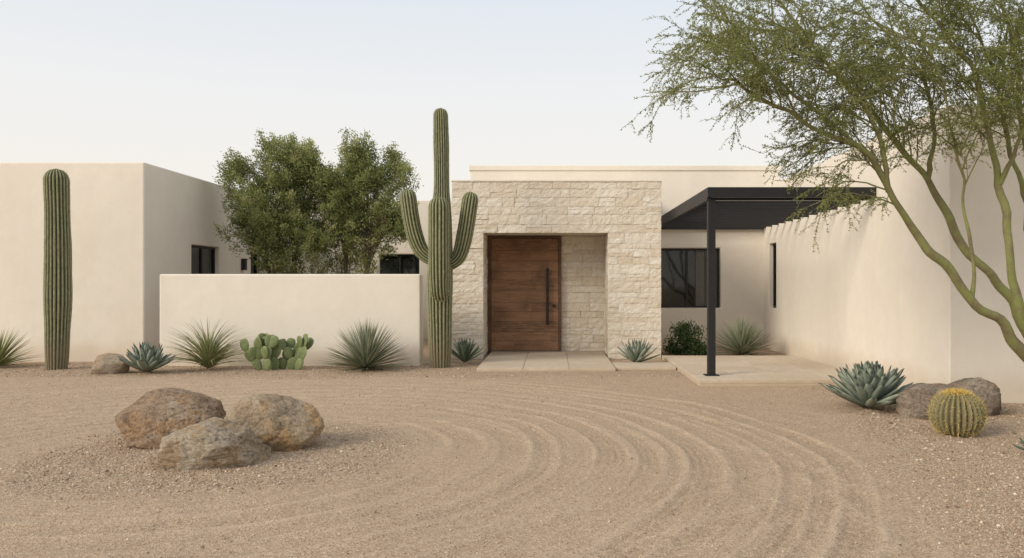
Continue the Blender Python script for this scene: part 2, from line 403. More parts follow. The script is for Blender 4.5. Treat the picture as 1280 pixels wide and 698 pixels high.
def one(o,u,n,k,a0,a1,b0,b1,R,dep):
    nu=max(4,int((a1-a0)/.035)); nv=max(3,int((b1-b0)/.032)); vs=[];
    d0=R.uniform(.5,1)*dep; tu=R.uniform(-.5,.5)*dep; tv=R.uniform(-.5,.35)*dep
    sx=R.uniform(0,99)
    t=min(1,max(0,R.gauss(.55,.26)))
    for j in range(nv+1):
        for i in range(nu+1):
            edge=i in(0,nu) or j in(0,nv)
            fu,fv=i/nu,j/nv
            d=d0+tu*(fu-.5)+tv*(fv-.5)+mnoise.noise(Vector((fu*(a1-a0)*9+sx,fv*(b1-b0)*12,sx)))*.012+mnoise.noise(Vector((fu*(a1-a0)*30+sx,fv*(b1-b0)*34,sx)))*.006
            if edge: d-=.001+R.uniform(0,.003)
            pu=a0+fu*(a1-a0); pv=b0+fv*(b1-b0)
            if edge: 
                pu+=R.uniform(-.002,.002); pv+=R.uniform(-.002,.002)
            vs.append(o+u*pu+k*pv+n*max(d,.003))
    fs=[]; w=nu+1; flip=(u.cross(k)).dot(n)<0
    for j in range(nv):
        for i in range(nu):
            q=(j*w+i,j*w+i+1,(j+1)*w+i+1,(j+1)*w+i); fs.append(q[::-1] if flip else q)
    ring=[i for i in range(w)]+[j*w+nu for j in range(1,nv+1)]+[nv*w+i for i in range(nu-1,-1,-1)]+[j*w for j in range(nv-1,0,-1)]
    b=len(vs)
    for r in ring: 
        p=vs[r]; vs.append(p-n*((p-o).dot(n)+.02))
    L=len(ring)
    for i in range(L):
        q=(ring[i],b+i,b+(i+1)%L,ring[(i+1)%L]); fs.append(q[::-1] if flip else q)
    clad.add(vs,fs,t)
e=.016
stones((PX0-e,PY,0),(1,0,0),(0,-1,0),PX1-PX0+2*e,PZ,[(OX0-PX0+e,OX1-PX0+e,0,OZ)],[OZ],3)
stones((PX0,18.85,0),(0,-1,0),(-1,0,0),18.85-PY,PZ,[],[OZ],4)
stones((PX1,PY,0),(0,1,0),(1,0,0),18.85-PY,PZ,[],[OZ],5)
stones((OX0-.02,PY,0.05),(0,1,0),(1,0,0),DY-PY+.02,OZ-.05,[],[],6)
stones((OX1+.02,DY+.02,0.05),(0,-1,0),(-1,0,0),DY-PY+.02,OZ-.05,[],[],8)
stones((.20,DY+.03,0.05),(1,0,0),(0,-1,0),OX1-.19,OZ-.05,[],[],9,dep=.028,gap=2.0,hmin=.13,hmax=.24)
cl=clad.obj('stone_cladding',m_stone,False); adopt(portal,cl)
mb=MB(); mb.box(PX0-.03,PX1+.03,PY-.03,18.86,PZ,PZ+.035); cp=bevel(mb.obj('coping',m_stone),.012,2); adopt(portal,cp)
# door
dx0,dx1,dz0,dz1=-1.30,.14,.07,2.47
mb=MB(); nb=11; z=dz0
hs=[random.uniform(.16,.28) for _ in range(nb)]; sc=(dz1-dz0)/sum(hs)
for h in hs:
    h*=sc
    cutx=random.choice([None,None,None,.35,.6])
    segs=[(dx0,dx1)] if cutx is None else [(dx0,dx0+(dx1-dx0)*cutx),(dx0+(dx1-dx0)*cutx,dx1)]
    for a,b in segs: mb.box(a+.001,b-.001,DY-.075+random.uniform(0,.003),DY-.03,z+.002,z+h-.002,random.random())
    z+=h
door=bevel(mb.obj('door',m_wood),.002,1); adopt(house,door); door['label']='wide brown wooden pivot door of horizontal boards'
mb=MB(); mb.box(-1.372,dx0-.003,DY-.10,DY+.02,.05,2.52); mb.box(dx1+.003,.195,DY-.10,DY+.02,.05,2.52); mb.box(dx0-.003,dx1+.003,DY-.10,DY+.02,dz1+.003,2.52)
fr=bevel(mb.obj('frame',m_wood2),.004,1); adopt(door,fr)
mb=MB(); mb.box(-.125,-.068,DY-.17,DY-.13,.62,1.84); mb.box(-.11,-.083,DY-.135,DY-.07,.72,.75); mb.box(-.11,-.083,DY-.135,DY-.07,1.70,1.73)
hd=bevel(mb.obj('handle',m_bronze),.006,2); adopt(door,hd)
bm=bmesh.new(); bmesh.ops.create_cone(bm,segments=20,radius1=.032,radius2=.026,depth=.03,cap_ends=True,matrix=Matrix.Translation((.045,DY-.09,1.03))@Matrix.Rotation(math.pi/2,4,'X'))
me=bpy.data.meshes.new('lock'); bm.to_mesh(me); bm.free(); me.materials.append(m_bronze); lk=link(bpy.data.objects.new('lock',me)); adopt(door,lk)

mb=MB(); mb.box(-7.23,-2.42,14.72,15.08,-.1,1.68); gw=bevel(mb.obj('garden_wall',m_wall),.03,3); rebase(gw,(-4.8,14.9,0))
tag(gw,'low cream stucco garden wall in front of courtyard trees','wall')

# pergola
perg=empty('pergola',(2.5,12.5,.075)); tag(perg,'black steel pergola with slatted roof over stone patio','pergola')
def pp(name,*boxes,bw=.004):
    mb=MB()
    for b in boxes: mb.box(*b)
    o=bevel(mb.obj(name,m_steel),bw,1); adopt(perg,o); return o
pp('post',(2.42,2.535,12.39,12.505,.075,2.80)); pp('base_plate',(2.37,2.585,12.34,12.555,.076,.09))
pp('beam',(2.40,4.995,12.32,12.385,2.84,2.99)); pp('beam',(2.40,2.46,12.388,18.87,2.79,2.99)); pp('beam',(2.463,4.99,18.81,18.87,2.78,2.97))
mb=MB(); y=12.43
while y<18.75:
    mb.box(2.463,4.99,y,y+.028,2.795,2.845); y+=.52
sl=bevel(mb.obj('slat_roof',m_steel),.003,1); adopt(perg,sl)

# ------------------------------------------------------------------ cacti
def catmull(pts,n=8):
    P=[Vector(p) for p in pts]; P=[P[0]*2-P[1]]+P+[P[-1]*2-P[-2]]; out=[]
    for i in range(1,len(P)-2):
        for j in range(n):
            t=j/n; a,b,c,d=P[i-1:i+3]
            out.append(.5*((2*b)+(c-a)*t+(2*a-5*b+4*c-d)*t*t+(3*b-a-3*c+d)*t**3))
    out.append(P[-2]); return out
def resample(path,step):
    L=[0]
    for a,b in zip(path[:-1],path[1:]): L.append(L[-1]+(b-a).length)
    n=max(2,int(L[-1]/step)); out=[]
    k=0
    for i in range(n+1):
        s=L[-1]*i/n
        while k<len(L)-2 and L[k+1]<s: k+=1
        f=(s-L[k])/max(1e-9,L[k+1]-L[k]); out.append(path[k].lerp(path[k+1],min(1,f)))
    return out,L[-1]
def ribbed(name,pts,rfun,nrib,mat,spines=True,depth=.20,step=.035,seed=0):
    R=random.Random(seed); path,L=resample(catmull(pts,10),step); per=8; ns=nrib*per
    V=[];T=[];F=[];n=len(path); t0=(path[1]-path[0]).normalized()
    ref=Vector((0,1,0)) if abs(t0.y)<.9 else Vector((1,0,0)); x=(ref-t0*ref.dot(t0)).normalized(); rings=[]
    for i,p in enumerate(path):
        t=(path[min(i+1,n-1)]-path[max(i-1,0)]).normalized(); x=(x-t*x.dot(t)).normalized(); y=t.cross(x)
        s=L*i/(n-1); r=rfun(s,L)
        e=L-s; rt=rfun(L,L)*1.15
        if e<rt: r*=math.sqrt(max(0.0004,1-((rt-e)/rt)**2.2))
        rings.append((p,t,x.copy(),y,r))
        for j in range(ns):
            a=2*math.pi*j/ns; w=abs(math.sin(nrib*a/2))**.8
            rr=r*(1-depth*(1-w))*(1+.025*mnoise.noise(Vector((a*2,s*3,seed))))
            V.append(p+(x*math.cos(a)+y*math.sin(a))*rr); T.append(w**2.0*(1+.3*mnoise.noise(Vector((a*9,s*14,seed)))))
    for i in range(n-1):
        for j in range(ns):
            F.append((i*ns+j,i*ns+(j+1)%ns,(i+1)*ns+(j+1)%ns,(i+1)*ns+j))
    if spines:
        for i in range(1,n-1):
            p,t,x,y,r=rings[i]
            for k in range(nrib):
                a=2*math.pi*(k+.5)/nrib; d=x*math.cos(a)+y*math.sin(a); c=p+d*r*.985; sd=t.cross(d)
                for q in range(4):
                    di=(d*R.uniform(.3,1)+t*R.uniform(-1,1)+sd*R.uniform(-1,1)).normalized(); w=t.cross(di)*.0022 if abs(t.dot(di))<.95 else sd*.0022
                    l=R.uniform(.015,.038); b=len(V); V+= [c-w,c+w,c+di*l+w*.2,c+di*l-w*.2]; T+=[2,2,2,2]; F.append((b,b+1,b+2,b+3))
    return mesh_np(name,np.array([tuple(v) for v in V]),np.array(F),mat,{'tint':T},smooth=True)
sg=empty('saguaro_cactus',(-2.02,14.45,0)); tag(sg,'tall green saguaro cactus with raised arms beside the stone entrance','cactus')
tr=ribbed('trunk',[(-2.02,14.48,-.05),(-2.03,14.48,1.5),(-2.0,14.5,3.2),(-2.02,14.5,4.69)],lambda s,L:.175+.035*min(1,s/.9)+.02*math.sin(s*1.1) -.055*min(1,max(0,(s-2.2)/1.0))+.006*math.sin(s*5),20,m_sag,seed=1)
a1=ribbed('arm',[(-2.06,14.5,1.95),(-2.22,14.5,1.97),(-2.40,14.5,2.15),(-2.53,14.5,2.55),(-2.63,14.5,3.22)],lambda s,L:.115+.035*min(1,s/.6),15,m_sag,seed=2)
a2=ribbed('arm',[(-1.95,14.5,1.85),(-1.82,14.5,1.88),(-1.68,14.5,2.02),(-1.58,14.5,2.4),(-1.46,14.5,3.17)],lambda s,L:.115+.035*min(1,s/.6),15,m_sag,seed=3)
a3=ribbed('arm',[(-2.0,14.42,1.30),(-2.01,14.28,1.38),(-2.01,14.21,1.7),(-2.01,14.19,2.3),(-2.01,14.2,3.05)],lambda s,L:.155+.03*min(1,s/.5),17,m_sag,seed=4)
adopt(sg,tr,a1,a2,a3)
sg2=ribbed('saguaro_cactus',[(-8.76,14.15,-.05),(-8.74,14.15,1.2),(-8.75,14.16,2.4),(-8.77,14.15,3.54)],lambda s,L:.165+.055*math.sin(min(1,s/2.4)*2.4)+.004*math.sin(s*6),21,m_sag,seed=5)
rebase(sg2,(-8.75,14.15,0)); tag(sg2,'single columnar green saguaro cactus against cream wall','cactus')

def barrel(c,R0,H0):
    c=Vector(c); n=27; per=8; ns=n*per; rows=36; V=[];T=[];F=[]
    for i in range(rows+1):
        ph=math.pi*(.04+.80*i/rows)
        for j in range(ns):
            a=2*math.pi*j/ns; w=abs(math.sin(n*a/2))**.8; r=R0*math.sin(ph)**.85*(1-.19*(1-w)); 
            V.append((c.x+r*math.cos(a),c.y+r*math.sin(a),c.z+H0*.45+H0*.52*math.cos(ph)-.02*math.exp(-(ph/.35)**2))); T.append(w**2)
    for i in range(rows):
        for j in range(ns): F.append((i*ns+j,(i+1)*ns+j,(i+1)*ns+(j+1)%ns,i*ns+(j+1)%ns))
    body=mesh_np('body',np.array(V),np.array(F),m_barrel,{'tint':T},smooth=True)
    R=random.Random(3); mb=MB()
    for k in range(n):
        a=2*math.pi*(k+.5)/n
        for q in range(17):
            ph=math.pi*(.05+.72*q/16); d=Vector((math.sin(ph)*math.cos(a),math.sin(ph)*math.sin(a),math.cos(ph)))
            rr=R0*math.sin(ph)**.85; p=c+Vector((rr*math.cos(a),rr*math.sin(a),H0*.45+H0*.52*d.z)); top=q<3
            for s in range(10 if top else 5):
                di=(d*R.uniform(.25,1)+Vector((R.gauss(0,.7),R.gauss(0,.7),R.gauss(0,.7)))).normalized()
                w=di.cross(Vector((R.random(),R.random(),R.random()))).normalized()*.0015; l=R.uniform(.028,.055)
                mb.add([p-w,p+w,p+di*l],[(0,1,2)],R.random())
    sp=mb.obj('spines',m_gold)
    mb=MB()
    for s in range(28):
        a=R.uniform(0,6.28); r=R0*R.uniform(.12,.40); p=c+Vector((r*math.cos(a),r*math.sin(a),H0*.94-(r/R0)**2*.12*H0))
        u=Vector((math.cos(a)*.4+R.uniform(-.2,.2),math.sin(a)*.4+R.uniform(-.2,.2),1)).normalized(); e1=u.orthogonal().normalized(); e2=u.cross(e1); vs=[]; q=R.uniform(.6,1.15)
        for (rr,hh) in ((.009,-.01),(.014,.012),(.010,.03)):
            for m in range(7): vs.append(p+u*hh*q+(e1*math.cos(m*.8976)+e2*math.sin(m*.8976))*rr)
        vs.append(p+u*.036*q); fs=[]
        for L in range(2):
            for m in range(7): fs.append((L*7+m,L*7+(m+1)%7,(L+1)*7+(m+1)%7,(L+1)*7+m))
        for m in range(7): fs.append((14+m,14+(m+1)%7,21))
        mb.add(vs,fs,R.uniform(.0,1))
    fl=mb.obj('fruit',m_fruit)
    e=empty('barrel_cactus',c); adopt(e,body,sp,fl); tag(e,'round golden barrel cactus with yellow crown on gravel','cactus')
barrel((4.05,8.0,-.0),.255,.44)

def pear(c):
    c=Vector(c); e=empty('prickly_pear_cactus',c); tag(e,'green prickly pear cactus with flat oval pads','cactus'); R=random.Random(12)
    def pad(base,up,face,L,W):
        up=up.normalized(); face=(face-up*face.dot(up)).normalized(); side=up.cross(face)
        V=[];T=[];F=[];nu,nv=20,12
        for i in range(nv+1):
            f=i/nv; ph=math.pi*f; wl=math.sin(ph)**.75*(.75+.38*f)
            for j in range(nu):
                a=2*math.pi*j/nu; V.append(base+up*(L*(.5-.5*math.cos(ph)))+side*(W*.5*wl*math.cos(a))+face*(.022*math.sin(ph)**.6*math.sin(a)))
                T.append(.45+.35*f+R.uniform(-.06,.06)+(.1 if abs(math.cos(a))>.95 else 0))
        for i in range(nv):
            for j in range(nu): F.append((i*nu+j,i*nu+(j+1)%nu,(i+1)*nu+(j+1)%nu,(i+1)*nu+j))
        for s in range(46):
            u=R.uniform(.12,.95); a=R.uniform(-.85,.85)*math.sin(math.pi*u)**.8; sg=R.choice((-1,1)); p=base+up*L*u+side*W*.48*a+face*sg*.021
            for q in range(2):
                di=(face*sg+side*R.uniform(-.8,.8)+up*R.uniform(-.8,.8)).normalized(); w=di.cross(up).normalized()*.0022; b=len(V)
                V+=[p-w,p+w,p+di*.024+w*.2,p+di*.024-w*.2]; T+=[1]*4; F.append((b,b+1,b+2,b+3))
        o=mesh_np('pad',np.array([tuple(v) for v in V]),np.array(F),m_pear,{'tint':T},smooth=True); adopt(e,o)
        return base+up*L,side,up,face
    def grow(base,up,face,lvl):
        L=R.uniform(.22,.28)*(1-.08*lvl); W=L*R.uniform(.72,.86)
        tip,side,u,f=pad(base,up,face,L,W)
        if lvl<2:
            for k in range(R.choice((2,2,3)) if lvl==0 else R.choice((1,2))):
                s=R.uniform(-.9,.9); b=base+u*L*(.97-.18*abs(s))+side*W*.42*s
                grow(b,u*.8+side*s*.9+Vector((0,R.uniform(-.3,.3),.8)),f+side*R.uniform(-.6,.6),lvl+1)
    for dx,lx in ((-.42,-.6),(-.18,-.1),(.06,.15),(.30,.5),(.48,.7),(-.05,-.3)):
        grow(c+Vector((dx*.7,R.uniform(-.15,.15),-.02)),Vector((lx*.7,R.uniform(-.2,.2),1)),Vector((R.uniform(-.5,.5),-1,0)),0)
pear((-4.82,14.0,0))

# ------------------------------------------------------------------ rosettes
def rosette(name,c,n,L,W,mat,label,cat,emin=5,emax=85,curl=.25,thick=.12,seed=1,segs=7,jit=.15,arch=0.0,fold=.22):
    R=random.Random(seed); c=Vector(c); V=[];T=[];F=[]
    for i in range(n):
        f=(i+.5)/n; az=i*2.39996+R.uniform(-.2,.2); el=math.radians(emin+(emax-emin)*f**.85+R.gauss(0,5))
        l=L*(1-.18*f*(1 if thick>.05 else .15))*R.uniform(1-jit,1+jit*.6); w=W*(1-.25*f)*R.uniform(.85,1.1)
        hz=Vector((math.cos(az),math.sin(az),0)); side=Vector((-math.sin(az),math.cos(az),0)); p=c+hz*W*.3+Vector((0,0,.02+.05*f)); e=el; b=len(V)
        tw=R.uniform(-.3,.3); tn=R.uniform(.25,.75)
        for s in range(segs+1):
            u=s/segs
            if thick>.05: ww=w*(.66+.75*u)*(1-u**2.8)**.9 if u<1 else .0
            else: ww=w*(1-u**1.8)+.0006
            d=hz*math.cos(e)+Vector((0,0,math.sin(e))); up=d.cross(side); up=-up if up.z<0 else up
            sd=side*math.cos(tw*u)+up*math.sin(tw*u)
            V+=[p-sd*ww*.5+up*ww*fold,p-up*ww*fold*.4,p+sd*ww*.5+up*ww*fold]
            tt=tn*(.55+.45*min(1,u*1.6)); T+=[min(1,tt+.25),tt*.9,min(1,tt+.25)]
            if u>.93: T[-3:]=[.05,.05,.05] if thick>.05 else [1,1,1]
            p=p+d*l/segs; e+= (curl if thick>.05 else -arch*R.uniform(.6,1.4))/segs
        for s in range(segs):
            q=b+s*3; F+=[(q,q+1,q+4,q+3),(q+1,q+2,q+5,q+4)]
    o=mesh_np(name,np.array([tuple(v) for v in V]),np.array(F),mat,{'tint':T},smooth=thick<=.05)
    if thick>.05:
        m=o.modifiers.new('solid','SOLIDIFY'); m.thickness=.008; m.offset=-1
    rebase(o,c); tag(o,label,cat); return o
AG='plant'
rosette('agave_plant',(-6.84,13.5,0),72,.50,.135,m_agave,'compact blue green agave rosette beside small boulder',AG,14,89,.28,.12,1)
rosette('agave_plant',(3.80,9.6,0),110,.58,.150,m_agave,'large blue grey agave rosette by the cream wall',AG,12,90,.26,.12,2,8,.10)
rosette('agave_plant',(1.58,15.0,0),48,.46,.095,m_agave,'small blue green agave beside stone entrance',AG,20,88,.15,.12,3)
rosette('agave_plant',(-1.66,15.15,0),44,.47,.07,m_agave_d,'small dark green agave beside tall saguaro',AG,20,88,.1,.12,4)
rosette('agave_plant',(4.20,7.0,0),22,.14,.045,m_agave_d,'tiny dark agave seedling in gravel',AG,15,86,.2,.12,5)
rosette('yucca_plant',(-6.02,14.0,0),230,.92,.024,m_grass,'yellow green beargrass clump with thin arching leaves','plant',25,88,0,.0,6,8,.2,.9,.3)
rosette('yucca_plant',(-3.25,14.0,0),400,.84,.031,m_sotol,'grey green spiky desert spoon clump by garden wall','plant',2,88,0,.0,7,6,.14,.14,.3)
rosette('yucca_plant',(3.98,16.75,0),340,.80,.033,m_sotol,'grey green spiky desert spoon clump behind the patio','plant',5,88,0,.0,8,6,.14,.12,.3)
rosette('yucca_plant',(-9.98,14.4,0),130,.76,.034,m_grass,'spiky green yucca clump against cream wall','plant',5,75,0,.0,9,6,.15,.2,.3)

# ------------------------------------------------------------------ boulders
def boulder(c,sx,sy,sz,mat,seed,label,planes=14,sub=6):
    R=random.Random(seed); bm=bmesh.new(); bmesh.ops.create_icosphere(bm,subdivisions=sub,radius=1)
    pl=[]
    for _ in range(planes):
        d=Vector((R.gauss(0,1),R.gauss(0,1),R.gauss(.15,.7))).normalized(); pl.append((d,R.uniform(.68,.89)))
    off=Vector((seed*3.1,seed*1.7,seed))
    co=np.array([v.co for v in bm.verts]); 
    for _ in range(2):
        for d,h in pl:
            dv=np.array(d); k=co@dv-h; co-=np.where(k>0,k,0)[:,None]*dv[None]*.80
    for v,p in zip(bm.verts,co):
        p=Vector(p); nrm=v.co.normalized()
        vd=mnoise.voronoi(p*2.0+off)[0]; cr=max(0,1-(vd[1]-vd[0])/.08)
        p+=nrm*(mnoise.fractal(p*1.6+off,1,2,2)*.055+mnoise.fractal(p*6+off,.7,2,4)*.028-cr*.030)
        v.co=p
    xs=[v.co.x for v in bm.verts]; ys_=[v.co.y for v in bm.verts]; zs=[v.co.z for v in bm.verts]
    x0,x1,y0,y1,z0,z1=min(xs),max(xs),min(ys_),max(ys_),min(zs),max(zs)
    for v in bm.verts:
        v.co=Vector((((v.co.x-x0)/(x1-x0)-.5)*sx,((v.co.y-y0)/(y1-y0)-.5)*sy,((v.co.z-z0)/(z1-z0))*sz*1.42-sz*.42))
    for f in bm.faces: f.smooth=True
    me=bpy.data.meshes.new('boulder'); bm.to_mesh(me); bm.free(); me.materials.append(mat)
    o=link(bpy.data.objects.new('boulder',me)); o.location=c; tag(o,label,'boulder'); return o
boulder((-3.54,7.45,.03),1.02,.85,.50,m_rockA,17,'large brown weathered boulder in gravel island')
boulder((-2.56,7.33,.03),.98,.80,.47,m_rockB,29,'ochre orange weathered boulder in gravel island')
boulder((-2.82,6.62,.03),.90,.66,.365,m_rockC,35,'low pale tan boulder in front of two others')
boulder((-7.46,13.5,0),.62,.5,.34,m_rockC,41,'small tan boulder beside agave',sub=4)
boulder((4.32,9.05,0),.82,.6,.38,m_rockD,53,'grey brown boulder behind barrel cactus',sub=5)
boulder((4.92,9.35,0),.72,.6,.42,m_rockD,71,'rounded grey boulder against cream wall',sub=5)

# ------------------------------------------------------------------ leaves & trees
def leaves(name,C,D,L,W,mat,tint):
    n=len(C); D=D/np.linalg.norm(D,axis=1,keepdims=True); r=rng.normal(size=(n,3)); S=np.cross(D,r); S/=np.linalg.norm(S,axis=1,keepdims=True)
    L=L[:,None];W=W[:,None]
    V=np.stack([C,C+D*L*.5+S*W*.5,C+D*L,C+D*L*.5-S*W*.5],1).reshape(-1,3)
    return mesh_np(name,V,np.arange(n*4).reshape(-1,4),mat,{'tint':np.repeat(tint,4)})
class Tubes:
    def __init__(s): s.V=[];s.F=[];s.n=0
    def add(s,path,r0,r1,k=6,rf=None):
        n=len(path); x=None
        P=[Vector(p) for p in path]; t=(P[1]-P[0]).normalized(); x=t.orthogonal().normalized()
        for i,p in enumerate(P):
            t=(P[min(i+1,n-1)]-P[max(i-1,0)]).normalized(); x=(x-t*x.dot(t)).normalized(); y=t.cross(x); f=i/(n-1)
            r=rf(f) if rf else r0+(r1-r0)*f
            for j in range(k):
                a=2*math.pi*j/k; s.V.append(p+(x*math.cos(a)+y*math.sin(a))*r)
        for i in range(n-1):
            for j in range(k): s.F.append((s.n+i*k+j,s.n+i*k+(j+1)%k,s.n+(i+1)*k+(j+1)%k,s.n+(i+1)*k+j))
        s.n+=n*k
    def obj(s,name,mat): return mesh_np(name,np.array([tuple(v) for v in s.V]),np.array(s.F),mat,smooth=True)

def bushy(base,blobs,nclump,per,trunks,label,name='olive_tree',seed=1):
    R=random.Random(seed); g=np.random.default_rng(seed); tb=Tubes(); base=Vector(base)
    blobs=list(blobs)
    for b in list(blobs):
        for _ in range(6):
            d=g.normal(size=3); d[2]=abs(d[2])*1.0; d/=np.linalg.norm(d); q=g.uniform(.80,1.04)
            s=g.uniform(.18,.34)
            blobs.append((b[0]+d[0]*b[3]*q,b[1]+d[1]*b[4]*q,b[2]+d[2]*b[5]*q,s,s,s*1.1))
    wts=np.array([(b[3]*b[4]*b[5])**.75 for b in blobs]); wts/=wts.sum(); cl=[]
    for i in range(nclump):
        b=blobs[g.choice(len(blobs),p=wts)]; d=g.normal(size=3); d/=np.linalg.norm(d); r=g.random()**.40
        k=1+.28*mnoise.noise(Vector((d[0]*2+b[0],d[1]*2,d[2]*2+seed)))
        cl.append((b[0]+d[0]*b[3]*r*k,b[1]+d[1]*b[4]*r*k,b[2]+d[2]*b[5]*r*k))
    cl=np.array(cl); C=[];D=[];T=[]
    cx,cy=cl[:,0].mean(),cl[:,1].mean()
    for c in cl:
        m=int(per*g.uniform(.5,1.4)); out=np.array([(c[0]-cx)*.8,(c[1]-cy)*.8-.2,.6])+g.normal(size=3)*.50; out/=np.linalg.norm(out); ln=g.uniform(.2,.38)
        a=g.random((m,1)); o=out[None]*(a-.4)*ln*1.15+g.normal(size=(m,3))*(.078*(1.15-a*.7))
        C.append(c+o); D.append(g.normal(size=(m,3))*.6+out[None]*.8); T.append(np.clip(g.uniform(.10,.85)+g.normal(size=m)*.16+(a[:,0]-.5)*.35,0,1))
        p=Vector(c); q=Vector(out)
        tb.add([p-q*ln*.55,p+q*ln*.55],.006,.002,3)
    C=np.concatenate(C);D=np.concatenate(D);T=np.concatenate(T)
    crown=leaves('crown',C,D,g.uniform(.045,.085,len(C)),g.uniform(.018,.030,len(C)),m_leaf_tree,T)
    for tx,ty,tz in trunks:
        p0=base+Vector((R.uniform(-.12,.12),R.uniform(-.12,.12),-.05)); p3=Vector((tx,ty,tz)); mid=p0.lerp(p3,.45)+Vector((R.uniform(-.15,.15),0,.1))
        path=catmull([p0,mid,p3],8); tb.add(path,.07,.018,7)
        near=cl[np.argsort(np.linalg.norm(cl-np.array(p3),axis=1))[:60]][::2]
        for q in near:
            f=R.uniform(.45,.95); s=path[int(f*(len(path)-1))]; q=Vector(q); tb.add(catmull([s,s.lerp(q,.5)+Vector((0,0,.08)),q],4),.014,.005,4)
    trunk=tb.obj('trunk',m_bark); e=empty(name,base); adopt(e,trunk,crown); tag(e,label,'tree')
bushy((-6.2,18.6,0),[(-6.5,18.5,3.3,.92,.8,.95),(-6.2,18.5,4.25,.57,.6,.62),(-6.95,18.4,3.7,.46,.5,.55),(-6.0,18.4,2.3,.9,.8,.9),(-5.5,18.5,3.5,.52,.6,.85),(-6.85,18.4,2.6,.5,.45,.5),(-5.7,18.5,4.1,.32,.4,.38)],860,84,
      [(-6.6,18.5,3.9),(-6.1,18.5,4.2),(-5.7,18.5,3.6),(-6.9,18.5,3.2)],'dense olive green leafy courtyard tree behind low wall',seed=3)
bushy((-4.6,18.7,0),[(-4.3,18.6,3.3,.86,.7,.9),(-4.5,18.6,4.15,.58,.5,.58),(-3.80,18.6,3.8,.46,.4,.55),(-4.7,18.5,2.3,.85,.7,.9),(-3.85,18.6,2.8,.48,.5,.5),(-4.95,18.6,3.5,.42,.5,.65)],700,84,
      [(-4.8,18.6,3.7),(-4.3,18.6,4.1),(-3.9,18.6,3.4)],'green leafy courtyard tree behind low wall',seed=9)
def shrub(c,w,h):
    g=np.random.default_rng(4); cl=g.normal(size=(60,3)); cl/=np.linalg.norm(cl,axis=1,keepdims=True); cl*=g.random((60,1))**.4; cl[:,2]=np.abs(cl[:,2])
    cl=cl*np.array([w*.45,w*.4,h*.85])+np.array(c); m=60
    C=(cl[:,None]+g.normal(size=(60,m,3))*.065).reshape(-1,3); C[:,2]=np.abs(C[:,2]); D=g.normal(size=C.shape)+np.array([0,0,.7])
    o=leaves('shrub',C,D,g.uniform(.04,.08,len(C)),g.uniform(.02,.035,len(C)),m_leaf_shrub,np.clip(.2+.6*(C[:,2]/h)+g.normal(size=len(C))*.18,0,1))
    rebase(o,c); tag(o,'low dark green leafy shrub below the window','shrub')
shrub((2.85,17.0,0),1.05,.78)

